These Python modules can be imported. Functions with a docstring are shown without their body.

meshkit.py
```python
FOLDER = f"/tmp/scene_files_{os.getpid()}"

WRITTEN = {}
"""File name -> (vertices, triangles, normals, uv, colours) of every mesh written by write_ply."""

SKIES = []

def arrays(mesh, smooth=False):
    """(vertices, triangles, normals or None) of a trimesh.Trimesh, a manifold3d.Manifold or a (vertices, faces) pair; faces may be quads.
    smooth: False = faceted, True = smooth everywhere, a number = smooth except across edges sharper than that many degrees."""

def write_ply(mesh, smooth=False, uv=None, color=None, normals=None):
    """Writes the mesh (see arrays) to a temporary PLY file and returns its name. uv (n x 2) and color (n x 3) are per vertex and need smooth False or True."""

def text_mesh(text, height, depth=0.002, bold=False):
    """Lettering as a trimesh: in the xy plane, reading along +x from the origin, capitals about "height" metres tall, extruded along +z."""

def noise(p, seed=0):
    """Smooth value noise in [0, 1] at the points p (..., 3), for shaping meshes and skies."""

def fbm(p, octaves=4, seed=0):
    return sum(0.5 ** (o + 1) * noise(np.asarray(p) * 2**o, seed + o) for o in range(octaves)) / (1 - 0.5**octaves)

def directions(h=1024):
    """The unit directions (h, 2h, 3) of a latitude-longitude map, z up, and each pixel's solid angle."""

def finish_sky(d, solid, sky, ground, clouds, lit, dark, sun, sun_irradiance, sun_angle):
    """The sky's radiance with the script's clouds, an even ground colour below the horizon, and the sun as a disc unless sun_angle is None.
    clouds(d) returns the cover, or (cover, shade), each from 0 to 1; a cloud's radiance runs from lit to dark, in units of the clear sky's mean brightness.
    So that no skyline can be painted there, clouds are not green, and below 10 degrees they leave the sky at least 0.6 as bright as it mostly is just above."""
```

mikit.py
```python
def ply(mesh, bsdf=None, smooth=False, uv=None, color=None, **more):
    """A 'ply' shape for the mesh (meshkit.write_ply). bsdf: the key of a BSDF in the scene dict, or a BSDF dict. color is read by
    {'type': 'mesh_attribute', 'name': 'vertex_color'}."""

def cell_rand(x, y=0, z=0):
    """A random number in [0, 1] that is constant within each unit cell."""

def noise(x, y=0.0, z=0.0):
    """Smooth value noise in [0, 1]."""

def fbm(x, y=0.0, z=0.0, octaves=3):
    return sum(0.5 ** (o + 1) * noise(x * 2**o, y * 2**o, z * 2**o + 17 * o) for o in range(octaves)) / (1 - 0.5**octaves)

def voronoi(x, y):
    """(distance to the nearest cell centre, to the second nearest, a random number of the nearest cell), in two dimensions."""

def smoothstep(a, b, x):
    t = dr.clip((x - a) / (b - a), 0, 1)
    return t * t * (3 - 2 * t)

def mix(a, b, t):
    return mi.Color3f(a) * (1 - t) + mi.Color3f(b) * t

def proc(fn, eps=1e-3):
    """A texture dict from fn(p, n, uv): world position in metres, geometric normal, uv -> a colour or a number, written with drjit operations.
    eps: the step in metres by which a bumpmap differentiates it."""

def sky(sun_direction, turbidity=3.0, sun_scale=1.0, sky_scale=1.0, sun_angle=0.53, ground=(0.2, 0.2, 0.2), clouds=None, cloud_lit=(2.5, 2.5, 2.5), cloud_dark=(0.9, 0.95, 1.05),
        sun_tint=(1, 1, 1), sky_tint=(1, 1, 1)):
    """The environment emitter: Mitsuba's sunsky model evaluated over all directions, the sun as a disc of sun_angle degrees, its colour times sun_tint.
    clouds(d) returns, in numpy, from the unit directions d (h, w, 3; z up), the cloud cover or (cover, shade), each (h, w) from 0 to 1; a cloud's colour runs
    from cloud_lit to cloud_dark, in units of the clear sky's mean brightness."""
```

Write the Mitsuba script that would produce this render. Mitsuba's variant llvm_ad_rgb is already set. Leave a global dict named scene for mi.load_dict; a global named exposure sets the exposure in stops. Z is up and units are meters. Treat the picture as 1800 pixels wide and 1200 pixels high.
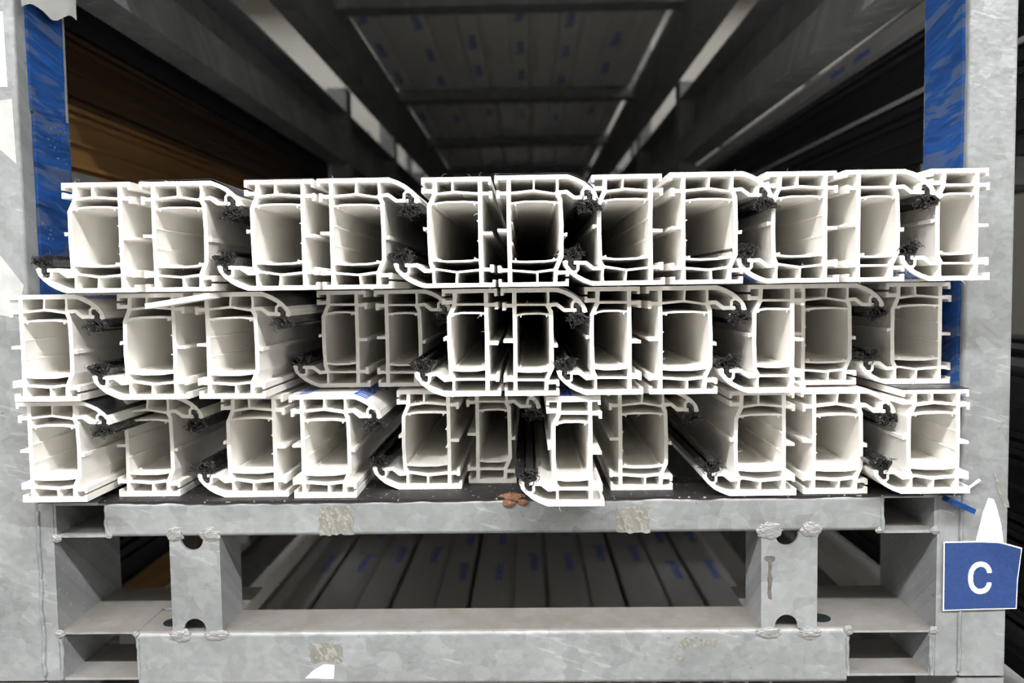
import math, random
import numpy as np
import trimesh
import shapely.geometry as sg
from shapely.ops import unary_union
import drjit as dr
import mitsuba as mi
import mikit, meshkit
from mikit import noise, fbm, voronoi, smoothstep, mix, proc

T = mi.ScalarTransform4f
scene, labels = {}, {}

# ------------------------------------------------------------------ camera, lights, exposure
# x to the right, y along the stacked profiles (away from the camera), z up, origin at the front of the middle layer's top
scene['camera'] = {
    'type': 'thinlens', 'fov': 61.93, 'fov_axis': 'x', 'aperture_radius': 0.0024, 'focus_distance': 0.625,
    'near_clip': 0.01, 'far_clip': 100.0,
    'to_world': T().look_at(origin=[0, -0.6, 0], target=[-0.0194735, -0.6 + 0.99791035, -0.06160945], up=[0.01309639, 0.06187044, 0.99799826])}
exposure = 0.22
LAMP = 250.0          # radiance of the aisle lamp in front of the rack
LAMP_FILL = 2.0      # unseen fill lamp, added to lift the shaded front faces
LAMP_BACK = 8.0  # unseen lamp added so the far wall shows bright through the gaps

# ------------------------------------------------------------------ helpers
def numbered(key):
    if key not in scene and key not in labels and not any(k.startswith(key + '__') for k in scene):
        return key
    n = 1
    while True:
        k = f'{key}_{n:03d}'
        if k not in scene and k not in labels and not any(q.startswith(k + '__') for q in scene):
            return k
        n += 1

def obj(name, shape, parent=None, label=None, category=None, group=None, kind=None):
    key = numbered(f'{parent}__{name}' if parent else name)
    scene[key] = shape
    d = {}
    if label: d['label'] = label
    if category: d['category'] = category
    if group: d['group'] = group
    if kind: d['kind'] = kind
    if d: labels[key] = d
    return key

def thing(name, label, category, group=None):
    key = numbered(name)
    labels[key] = {'label': label, 'category': category}
    if group: labels[key]['group'] = group
    return key

def cat(ms):
    return trimesh.util.concatenate(ms)

def box(x0, x1, y0, y1, z0, z1):
    m = trimesh.creation.box((x1 - x0, y1 - y0, z1 - z0))
    m.apply_translation(((x0 + x1) / 2, (y0 + y1) / 2, (z0 + z1) / 2))
    return m

def rounded_rect(x0, z0, x1, z1, r):
    return sg.box(x0 + r, z0 + r, x1 - r, z1 - r).buffer(r, quad_segs=4)

def extrude_y(poly, y0, y1):
    """A polygon in (x, z) swept along y."""
    polys = list(poly.geoms) if hasattr(poly, 'geoms') else [poly]
    out = []
    for p in polys:
        m = trimesh.creation.extrude_polygon(p, y1 - y0, engine='earcut')
        v = m.vertices.copy()
        m.vertices = np.stack([v[:, 0], y1 - v[:, 2], v[:, 1]], 1)
        out.append(m)
    return cat(out)

def extrude_x(poly, x0, x1):
    """A polygon in (y, z) swept along x."""
    m = trimesh.creation.extrude_polygon(poly, x1 - x0, engine='earcut')
    v = m.vertices.copy()
    m.vertices = np.stack([x0 + v[:, 2], v[:, 0], v[:, 1]], 1)
    return m

def extrude_z(poly, z0, z1):
    m = trimesh.creation.extrude_polygon(poly, z1 - z0, engine='earcut')
    m.apply_translation((0, 0, z0))
    return m

def tube(pts, r, sides=5):
    p = np.asarray(pts, float)
    t = np.gradient(p, axis=0)
    t /= np.linalg.norm(t, axis=1, keepdims=True) + 1e-12
    a = np.cross(t, np.where(np.abs(t[:, 2:]) < 0.9, [0, 0, 1.0], [1.0, 0, 0]))
    a /= np.linalg.norm(a, axis=1, keepdims=True) + 1e-12
    b, ang = np.cross(t, a), np.arange(sides) * 2 * np.pi / sides
    rr = np.broadcast_to(r, (len(p),))
    v = p[:, None] + rr[:, None, None] * (np.cos(ang)[None, :, None] * a[:, None] + np.sin(ang)[None, :, None] * b[:, None])
    n = len(p)
    i, j = np.meshgrid(np.arange(n - 1), np.arange(sides), indexing='ij')
    q = np.stack([i * sides + j, i * sides + (j + 1) % sides, (i + 1) * sides + (j + 1) % sides, (i + 1) * sides + j], -1).reshape(-1, 4)
    f = np.vstack([q[:, [0, 1, 2]], q[:, [0, 2, 3]]])
    v = v.reshape(-1, 3)
    caps = []
    for base, flip in ((0, True), ((n - 1) * sides, False)):
        for k in range(1, sides - 1):
            tri = [base, base + k, base + k + 1]
            caps.append(tri[::-1] if flip else tri)
    return trimesh.Trimesh(v, np.vstack([f, caps]), process=False)

def curl(rng, at, size, r, turns=1.0):
    """A thin curled shaving of plastic that starts at a point of a cut face."""
    d = rng.normal(size=3); d[1] = -abs(d[1]) * 0.4; d /= np.linalg.norm(d)
    e = np.cross(d, rng.normal(size=3)); e /= np.linalg.norm(e)
    g = np.cross(d, e)
    s = np.linspace(0, 1, 12)
    w = s[:, None] * size
    ph = s * 2 * np.pi * turns
    p = np.asarray(at) + d * w + 0.35 * size * (e * (np.sin(ph) * s)[:, None] + g * ((1 - np.cos(ph)) * s)[:, None])
    return tube(p, np.linspace(r, r * 0.4, 12), 4)

# ------------------------------------------------------------------ materials
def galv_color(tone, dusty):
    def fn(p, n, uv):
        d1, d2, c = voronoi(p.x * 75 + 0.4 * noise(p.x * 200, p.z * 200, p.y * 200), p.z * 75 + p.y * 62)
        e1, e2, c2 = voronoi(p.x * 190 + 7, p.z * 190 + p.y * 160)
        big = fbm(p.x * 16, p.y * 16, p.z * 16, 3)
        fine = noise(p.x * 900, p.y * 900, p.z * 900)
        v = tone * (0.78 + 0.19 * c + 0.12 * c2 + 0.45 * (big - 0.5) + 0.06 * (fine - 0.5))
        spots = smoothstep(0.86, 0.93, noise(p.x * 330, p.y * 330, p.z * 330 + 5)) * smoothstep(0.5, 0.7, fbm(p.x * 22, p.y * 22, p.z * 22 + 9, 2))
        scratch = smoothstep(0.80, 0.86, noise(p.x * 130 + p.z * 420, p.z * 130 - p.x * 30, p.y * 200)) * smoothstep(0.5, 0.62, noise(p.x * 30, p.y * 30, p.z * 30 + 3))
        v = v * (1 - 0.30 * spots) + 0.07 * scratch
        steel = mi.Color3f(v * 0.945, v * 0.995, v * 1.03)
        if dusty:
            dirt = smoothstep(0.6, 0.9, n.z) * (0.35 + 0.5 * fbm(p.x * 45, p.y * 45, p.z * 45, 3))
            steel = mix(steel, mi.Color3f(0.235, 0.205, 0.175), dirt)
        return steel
    return fn

def galv_bump(p, n, uv):
    return fbm(p.x * 300, p.y * 300, p.z * 300, 2) + 0.5 * noise(p.x * 70, p.y * 70, p.z * 70)

scene['galvanised'] = {'type': 'twosided', 'b': {'type': 'bumpmap', 'arbitrary': proc(galv_bump, 4e-4), 'scale': 0.00035,
    'nested': {'type': 'principled', 'base_color': proc(galv_color(0.34, True)), 'metallic': 0.25, 'roughness': 0.5, 'specular': 0.5}}}
scene['galvanised_shaded'] = {'type': 'twosided', 'b': {'type': 'principled', 'base_color': proc(galv_color(0.17, True)), 'metallic': 0.2, 'roughness': 0.6}}  # same steel, darkened: background shade put into its colour
scene['weld_metal'] = {'type': 'twosided', 'b': {'type': 'principled', 'base_color': {'type': 'rgb', 'value': [0.31, 0.315, 0.315]}, 'metallic': 0.3, 'roughness': 0.45}}

def pvc_color(p, n, uv):
    m = fbm(p.x * 60, p.y * 9, p.z * 60, 2)
    front = smoothstep(-0.8, -0.95, n.y)
    grain = noise(p.x * 1500, p.y * 300, p.z * 1500)
    v = 0.97 + 0.05 * (m - 0.5) - front * 0.05 * grain
    return mi.Color3f(0.935, 0.92, 0.89) * v
scene['white_pvc'] = {'type': 'twosided', 'b': {'type': 'principled', 'base_color': proc(pvc_color), 'roughness': 0.33, 'specular': 0.45}}
scene['shaving_pvc'] = {'type': 'twosided', 'b': {'type': 'diffuse', 'reflectance': {'type': 'rgb', 'value': [0.85, 0.83, 0.79]}}}
scene['film_white'] = {'type': 'twosided', 'b': {'type': 'principled', 'base_color': {'type': 'rgb', 'value': [0.82, 0.81, 0.79]}, 'roughness': 0.25, 'specular': 0.6}}
scene['pvc_shaded'] = {'type': 'twosided', 'b': {'type': 'principled', 'base_color': {'type': 'rgb', 'value': [0.40, 0.40, 0.40]}, 'roughness': 0.3, 'specular': 0.5}}  # white plastic greyed, the dimness around it painted into the colour
scene['film_dull'] = {'type': 'twosided', 'b': {'type': 'principled', 'base_color': {'type': 'rgb', 'value': [0.07, 0.07, 0.085]}, 'roughness': 0.25, 'specular': 0.6}}
scene['film_blue'] = {'type': 'twosided', 'b': {'type': 'principled', 'base_color': {'type': 'rgb', 'value': [0.02, 0.10, 0.50]}, 'roughness': 0.3}}
scene['foil_dark'] = {'type': 'twosided', 'b': {'type': 'principled', 'base_color': {'type': 'rgb', 'value': [0.018, 0.019, 0.024]}, 'roughness': 0.35, 'specular': 0.5}}
scene['rubber_black'] = {'type': 'twosided', 'b': {'type': 'principled', 'base_color': proc(lambda p, n, uv: mix(mi.Color3f(0.011, 0.011, 0.012), mi.Color3f(0.30, 0.29, 0.28), smoothstep(0.80, 0.88, noise(p.x * 1500, p.y * 900, p.z * 1500)))), 'roughness': 0.28, 'specular': 0.6}}
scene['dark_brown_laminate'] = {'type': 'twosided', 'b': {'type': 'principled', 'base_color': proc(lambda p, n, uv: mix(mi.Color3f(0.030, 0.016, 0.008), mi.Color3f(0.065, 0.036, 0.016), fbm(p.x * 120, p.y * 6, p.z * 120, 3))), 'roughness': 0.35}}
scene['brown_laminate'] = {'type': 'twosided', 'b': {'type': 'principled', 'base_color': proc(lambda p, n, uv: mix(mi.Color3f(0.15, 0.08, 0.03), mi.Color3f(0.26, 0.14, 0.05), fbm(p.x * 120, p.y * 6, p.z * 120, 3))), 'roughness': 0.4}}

def felt_color(p, n, uv):
    w = p.z * 60 + 9 * (p.y - 0.08) + 0.8 * noise(p.z * 30, p.y * 25)
    line = fbm(w * 2.2, p.y * 14, p.x * 8, 4)
    fine = fbm(w * 9, p.y * 40, 2.0, 3)
    worn = smoothstep(0.50, 0.66, fbm(w * 3.1 + 5, p.y * 34, 3.0, 4))
    c = mi.Color3f(0.009, 0.055, 0.22) * (0.45 + 0.9 * line) * (0.7 + 0.6 * fine)
    c = mix(c, mi.Color3f(0.075, 0.105, 0.17), 0.6 * worn)
    speck = smoothstep(0.86, 0.9, noise(p.z * 700, p.y * 500, p.x * 100)) * smoothstep(0.5, 0.7, noise(p.z * 40, p.y * 40))
    return mix(c, mi.Color3f(0.45, 0.5, 0.55), 0.5 * speck)
def felt_bump(p, n, uv):
    return fbm(p.z * 140 + 20 * p.y, p.y * 30, 1.0, 4)
scene['blue_felt'] = {'type': 'twosided', 'b': {'type': 'bumpmap', 'arbitrary': proc(felt_bump, 4e-4), 'scale': 0.003,
    'nested': {'type': 'principled', 'base_color': proc(felt_color), 'roughness': 0.75, 'specular': 0.25}}}

def mat_color(p, n, uv):
    s = smoothstep(0.8, 0.86, noise(p.x * 420, p.y * 420, p.z * 420))
    v = 0.5 + fbm(p.x * 220, p.y * 160, p.z * 220, 3)
    return mix(mi.Color3f(0.013, 0.013, 0.0135) * v, mi.Color3f(0.5, 0.48, 0.45), 0.6 * s)
scene['rubber_mat'] = {'type': 'twosided', 'b': {'type': 'principled', 'base_color': proc(mat_color), 'roughness': 0.6}}
scene['rust'] = {'type': 'twosided', 'b': {'type': 'principled', 'base_color': proc(lambda p, n, uv: mix(mi.Color3f(0.10, 0.04, 0.02), mi.Color3f(0.34, 0.18, 0.10), fbm(p.x * 420, p.y * 420, p.z * 420, 3))), 'roughness': 0.6}}
scene['sign_blue'] = {'type': 'twosided', 'b': {'type': 'principled', 'base_color': proc(lambda p, n, uv: mi.Color3f(0.022, 0.055, 0.19) * (0.9 + 0.25 * noise(p.x * 900, p.z * 900))), 'roughness': 0.4}}
scene['paper_white'] = {'type': 'twosided', 'b': {'type': 'principled', 'base_color': {'type': 'rgb', 'value': [0.80, 0.80, 0.79]}, 'roughness': 0.5}}
scene['paper_grey'] = {'type': 'twosided', 'b': {'type': 'principled', 'base_color': proc(lambda p, n, uv: mi.Color3f(0.50, 0.51, 0.505) * (0.85 + 0.3 * fbm(p.x * 80, p.z * 80, 0.0, 3))), 'roughness': 0.5}}
def tape_color(p, n, uv):
    s = fbm(p.x * 500 + p.z * 200, p.z * 120, 0.0, 3)
    scr = smoothstep(0.62, 0.72, noise(p.x * 500 + p.z * 300, p.z * 420 - p.x * 190))
    return mix(mi.Color3f(0.225, 0.225, 0.205) * (0.7 + 0.6 * s), mi.Color3f(0.50, 0.50, 0.47), 0.3 * scr)
scene['old_tape'] = {'type': 'twosided', 'b': {'type': 'principled', 'base_color': proc(tape_color), 'roughness': 0.35}}
scene['concrete'] = {'type': 'twosided', 'b': {'type': 'diffuse', 'reflectance': proc(lambda p, n, uv: mi.Color3f(0.17, 0.165, 0.155) * (0.8 + 0.4 * fbm(p.x * 3, p.y * 3, 0.0, 4)))}}
scene['wall_paint'] = {'type': 'twosided', 'b': {'type': 'diffuse', 'reflectance': proc(lambda p, n, uv: mi.Color3f(0.36, 0.35, 0.325) * (0.9 + 0.2 * fbm(p.x * 2, p.y * 2, p.z * 2, 3)))}}
scene['wall_light'] = {'type': 'twosided', 'b': {'type': 'diffuse', 'reflectance': proc(lambda p, n, uv: mi.Color3f(0.60, 0.585, 0.55) * (0.9 + 0.2 * fbm(p.x * 2, p.y * 2, p.z * 2, 3)))}}
scene['lamp_body'] = {'type': 'twosided', 'b': {'type': 'diffuse', 'reflectance': {'type': 'rgb', 'value': [0.7, 0.7, 0.7]}}}

# ------------------------------------------------------------------ the hall
FLOOR, CEIL = -1.05, 3.4
hx, hy0, hy1 = 4.2, -4.2, 9.0
obj('floor', mikit.ply(box(-hx, hx, hy0, hy1, FLOOR - 0.1, FLOOR), 'concrete'), kind='structure', label='grey concrete hall floor under the racks')
obj('ceiling', mikit.ply(box(-hx, hx, hy0, hy1, CEIL, CEIL + 0.1), 'wall_paint'), kind='structure', label='pale hall ceiling above the racks')
for side, b in (('left', (-hx - 0.1, -hx, hy0, hy1)), ('right', (hx, hx + 0.1, hy0, hy1)), ('back', (-hx, hx, hy1, hy1 + 0.1)), ('front', (-hx, hx, hy0 - 0.1, hy0))):
    obj('wall_' + side, mikit.ply(box(*b, FLOOR, CEIL), 'wall_light' if side in ('front', 'back') else 'wall_paint'), kind='structure', label=f'pale painted {side} wall of the hall')

def lamp(x, y, z, lx, ly, power, label):
    t = thing('ceiling_lamp', label, 'lamp')
    obj('housing', mikit.ply(box(x - lx / 2 - 0.02, x + lx / 2 + 0.02, y - ly / 2 - 0.02, y + ly / 2 + 0.02, z + 0.01, z + 0.07), 'lamp_body'), t)
    v = np.array([[x - lx / 2, y - ly / 2, z], [x + lx / 2, y - ly / 2, z], [x + lx / 2, y + ly / 2, z], [x - lx / 2, y + ly / 2, z]])
    obj('tube', mikit.ply((v, np.array([[0, 2, 1], [0, 3, 2]])), 'lamp_body', emitter={'type': 'area', 'radiance': {'type': 'rgb', 'value': [power, power * 0.985, power * 0.955]}}), t)
    for s in (-0.4, 0.4):
        cx, cy = (x + s * lx, y) if lx > ly else (x, y + s * ly)
        obj('hanger', mikit.ply(tube([[cx, cy, z + 0.06], [cx, cy, (z + CEIL) / 2], [cx, cy, CEIL]], 0.006), 'lamp_body'), t)
lamp(0, -2.0, 2.15, 8.0, 0.06, LAMP, 'long strip lamp hanging over the aisle in front of the rack')
lamp(0, -3.2, 2.9, 6.0, 0.5, LAMP_FILL, 'added unseen fill lamp hanging by the front wall')
lamp(0, 8.0, 3.1, 7.5, 0.3, LAMP_BACK, 'added unseen lamp brightening the far wall behind the racks')

# ------------------------------------------------------------------ the storage rack that holds the stack
G, GD = 'galvanised', 'galvanised_shaded'
Y0 = 0.05                      # front plane of the rack
XL, XR = -0.385, 0.329         # inner faces of the two front posts
rack = thing('storage_rack', 'galvanised steel storage rack holding three layers of white window profiles', 'rack')
def part(name, mesh, m=G, parent=None, label=None, smooth=False):
    return obj(name, mikit.ply(mesh, m, smooth=smooth), parent or rack, label)

def post(x0, x1, z0, z1, y0=Y0, depth=0.074):
    return extrude_z(rounded_rect(x0, y0, x1, y0 + depth, 0.003), z0, z1)
ZTOP = 0.437
part('post', post(XL - 0.075, XL, -0.304, ZTOP), smooth=30)
part('post', post(XR, XR + 0.0365, -0.304, ZTOP), smooth=30)
for y in (1.26, 1.93, 2.60, 3.30, 4.0, 4.7, 5.4, 6.1):
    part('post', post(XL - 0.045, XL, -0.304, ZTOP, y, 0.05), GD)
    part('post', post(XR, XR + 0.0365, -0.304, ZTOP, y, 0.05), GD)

def channel(x_in, sgn, z0, z1, y0, y1, t=0.004, w=0.04):
    """A C-channel whose web stands back from the open side; the open side faces the inside of the rack."""
    a = x_in + sgn * w
    p = unary_union([sg.box(min(x_in, a), z0, max(x_in, a), z0 + t), sg.box(min(x_in, a), z1 - t, max(x_in, a), z1),
                     sg.box(min(a, a - sgn * t), z0, max(a, a - sgn * t), z1),
                     sg.box(min(x_in, x_in + sgn * t), z0, max(x_in, x_in + sgn * t), z0 + 0.045)])
    return extrude_y(p, y0, y1)
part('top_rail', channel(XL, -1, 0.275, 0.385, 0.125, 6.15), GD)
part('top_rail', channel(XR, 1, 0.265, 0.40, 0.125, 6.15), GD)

def hollow(x0, x1, z0, z1, t):
    return sg.box(x0, z0, x1, z1).difference(sg.box(x0 + t, z0 + t, x1 - t, z1 - t))
# lengthwise tubes with open front ends, left and right of the upper crossbeam
part('side_rail', extrude_y(hollow(-0.3735, -0.331, -0.1895, -0.1620, 0.0022), Y0 + 0.001, 6.15))
part('side_rail', extrude_y(hollow(0.269, 0.3115, -0.1915, -0.1620, 0.0022), Y0 + 0.001, 6.15))
# end plates between the posts and the openings
part('end_plate', box(XL, -0.3735, Y0 + 0.0005, 0.155, -0.304, -0.1625))
part('end_plate', box(0.3115, XR, Y0 + 0.0005, 0.155, -0.304, -0.1625))
# upper crossbeam
part('upper_crossbeam', extrude_x(rounded_rect(Y0, -0.1895, 0.100, -0.1620, 0.0035), -0.331, 0.269), smooth=30)
# lower crossbeam
part('lower_crossbeam', extrude_x(rounded_rect(Y0, -0.3092, 0.100, -0.2655, 0.0042), -0.311, 0.2435), smooth=30)
# columns with half-round notches
def column(x0, x1):
    zb, zt, c = -0.2655, -0.1895, (x0 + x1) / 2 - 0.002
    plate = rounded_rect(x0, zb, x1, zt, 0.0006)
    for cz, s in ((zt, -1), (zb, 1)):
        plate = plate.difference(sg.box(c - 0.0088, cz - 0.002, c + 0.0088, cz + 0.002).union(sg.Point(c, cz + s * 0.002).buffer(0.0088, quad_segs=8)))
    ms = [extrude_y(plate, Y0, Y0 + 0.003)]
    ms.append(extrude_y(sg.box(x0, zb, x0 + 0.003, zt), Y0 + 0.003, 0.097))
    ms.append(extrude_y(sg.box(x1 - 0.003, zb, x1, zt), Y0 + 0.003, 0.097))
    return cat(ms)
part('column', column(-0.2825, -0.2430))
part('column', column(0.1772, 0.2203))
# floor plates of the two side openings, with a round hole beside each column
fl = sg.box(-0.3735, Y0 + 0.0006, -0.2430, 0.15).difference(sg.Point(-0.289, 0.070).buffer(0.0085, quad_segs=8))
part('floor_plate', extrude_z(fl.difference(sg.box(-0.311, 0, 0, 0.101)).union(sg.box(-0.311, 0.1005, -0.243, 0.15)), -0.2668, -0.2650))
fr = sg.box(0.1772, Y0 + 0.0006, 0.3115, 0.15).difference(sg.Point(0.231, 0.070).buffer(0.0085, quad_segs=8))
part('floor_plate', extrude_z(fr.difference(sg.box(0, 0, 0.2435, 0.101)).union(sg.box(0.1772, 0.1005, 0.2435, 0.15)), -0.2695, -0.2677))
part('hole_shade_disc', extrude_z(sg.Point(-0.2895, 0.070).buffer(0.0085, quad_segs=8).difference(sg.box(-0.2825, 0, 0, 1)), -0.26545, -0.26485), 'foil_dark')  # dark disc laid in for the shade inside each hole
part('hole_shade_disc', extrude_z(sg.Point(0.2290, 0.070).buffer(0.0085, quad_segs=8).difference(sg.box(0, 0, 0.2203, 1)), -0.26545, -0.26485), 'foil_dark')
# lower open boxes
part('lower_box', cat([box(-0.3735, -0.311, Y0 + 0.001, 0.115, -0.304, -0.302), box(-0.3735, -0.3700, Y0 + 0.001, 0.115, -0.302, -0.267)]))
part('lower_box', cat([box(0.2435, 0.3115, Y0 + 0.001, 0.115, -0.304, -0.302), box(0.3065, 0.3115, Y0 + 0.001, 0.115, -0.302, -0.2697)]))
# crossbars further back under the stack
for y in (0.75, 1.4, 2.1, 2.8, 3.5, 4.2, 4.9, 5.6):
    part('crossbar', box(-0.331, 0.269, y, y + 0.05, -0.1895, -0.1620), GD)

# rubber strip on the crossbeam, with an uneven front edge
rng = np.random.default_rng(5)
xs = np.linspace(-0.345, 0.300, 160)
edge = Y0 - 0.0008 + 0.0045 * (meshkit.fbm(np.stack([xs * 60, xs * 0, xs * 0], 1), 3, 2) - 0.5)
edge[:2] = Y0 + 0.02
strip = sg.Polygon(list(zip(xs, edge)) + [(0.300, 0.118), (-0.345, 0.118)])
part('rubber_strip', extrude_z(strip, -0.1623, -0.1611), 'rubber_mat', label='black rubber strip on the crossbeam')

# blue felt strips on the inner faces of the posts: wavy slabs
def felt(x, sgn, y0, y1, z0, z1, seed, bulge=0.0025, skew=0.0):
    nz, ny = int((z1 - z0) / 0.0035) + 2, 10
    zz, yy = np.meshgrid(np.linspace(z0, z1, nz), np.linspace(0, 1, ny), indexing='ij')
    e0 = y0 + 0.003 * (meshkit.fbm(np.stack([zz[:, 0] * 25, zz[:, 0] * 0, zz[:, 0] * 0], 1), 3, seed) - 0.5) + skew * (zz[:, 0] - z0)
    e1 = y1 + 0.003 * (meshkit.fbm(np.stack([zz[:, 0] * 25, zz[:, 0] * 0 + 3, zz[:, 0] * 0], 1), 3, seed + 1) - 0.5) + skew * (zz[:, 0] - z0)
    Y = e0[:, None] * (1 - yy) + e1[:, None] * yy
    h = 0.0018 + bulge * meshkit.fbm(np.stack([zz * 55 + Y * 20, Y * 22, zz * 0], -1), 3, seed + 2) * np.sin(np.pi * np.clip(yy, 0.02, 0.98)) ** 0.5
    top = np.stack([x + sgn * h, Y, zz], -1).reshape(-1, 3)
    bot = np.stack([np.full_like(Y, x), Y, zz], -1).reshape(-1, 3)
    q = lambda i, j: i * ny + j
    f = []
    for i in range(nz - 1):
        for j in range(ny - 1):
            f += [[q(i, j), q(i, j + 1), q(i + 1, j + 1)], [q(i, j), q(i + 1, j + 1), q(i + 1, j)]]
    n = len(top)
    f = np.array(f)
    fb = f[:, ::-1] + n
    ring = [q(i, 0) for i in range(nz)] + [q(nz - 1, j) for j in range(1, ny)] + [q(i, ny - 1) for i in range(nz - 2, -1, -1)] + [q(0, j) for j in range(ny - 2, 0, -1)]
    s = []
    for a, b in zip(ring, ring[1:] + ring[:1]):
        s += [[a, b, b + n], [a, b + n, a + n]]
    F = np.vstack([f, fb, np.array(s)])
    m = trimesh.Trimesh(np.vstack([top, bot]), F, process=False)
    m.fix_normals()
    return m
part('felt_strip', felt(XL, 1, 0.0645, 0.1145, 0.143, 0.36, 3, skew=-0.005), 'blue_felt', label='upper piece of worn blue felt on the left post', smooth=40)
part('felt_strip', felt(XL + 0.0003, 1, 0.0675, 0.1185, -0.160, 0.1432, 9, bulge=0.004), 'blue_felt', label='lower piece of worn blue felt on the left post', smooth=40)
part('felt_strip', felt(XR, -1, 0.0560, 0.1165, -0.160, 0.36, 21), 'blue_felt', label='scuffed blue felt along the right post', smooth=40)

# weld beads
def bead(cx, cy, cz, rx, ry, rz, seed):
    m = trimesh.creation.icosphere(subdivisions=4, radius=1.0)
    v = m.vertices
    k = 0.55 + 0.70 * meshkit.fbm(v * 2.0 + 9, 3, seed) + 0.22 * meshkit.noise(v * [6, 6, 9] + 30, seed)
    m.vertices = v * k[:, None] * np.array([rx, ry, rz]) + np.array([cx, cy, cz])
    return m
sd = 40
for x, z, rx, rz in ((-0.2775, -0.1875, 0.0065, 0.0058), (-0.2500, -0.1875, 0.0080, 0.0058), (-0.2765, -0.2685, 0.0085, 0.0052), (-0.2480, -0.2685, 0.0095, 0.0045),
                     (0.1835, -0.1885, 0.0095, 0.0072), (0.2150, -0.1885, 0.0080, 0.0062), (0.1830, -0.2690, 0.0105, 0.0046), (0.2145, -0.2695, 0.0098, 0.0052)):
    sd += 1
    part('weld', bead(x, Y0 + 0.0006, z, rx, 0.0021, rz, sd), 'weld_metal', smooth=True)
for x, z, rx, rz in ((-0.3715, -0.190, 0.005, 0.004), (-0.3720, -0.2665, 0.0045, 0.004), (0.310, -0.1895, 0.004, 0.004), (0.310, -0.268, 0.004, 0.004),
                     (-0.330, -0.1885, 0.003, 0.0025), (0.268, -0.189, 0.004, 0.003), (0.2445, -0.2675, 0.0042, 0.005), (-0.312, -0.2670, 0.003, 0.003)):
    sd += 1
    part('weld', bead(x, Y0 + 0.0006, z, rx * 0.8, 0.0015, rz * 0.8, sd), 'weld_metal', smooth=True)
def seam(x, z0, z1, seed, amp=0.0016):
    r = np.random.default_rng(seed)
    z = np.arange(z0, z1, 0.0022)
    x_ = x + amp * (meshkit.fbm(np.stack([z * 90, z * 0, z * 0], 1), 3, seed) - 0.5) * 2
    return tube(np.stack([x_, np.full_like(z, Y0 + 0.0002), z], 1), 0.0011 + 0.0007 * r.random(len(z)), 7)
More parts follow.
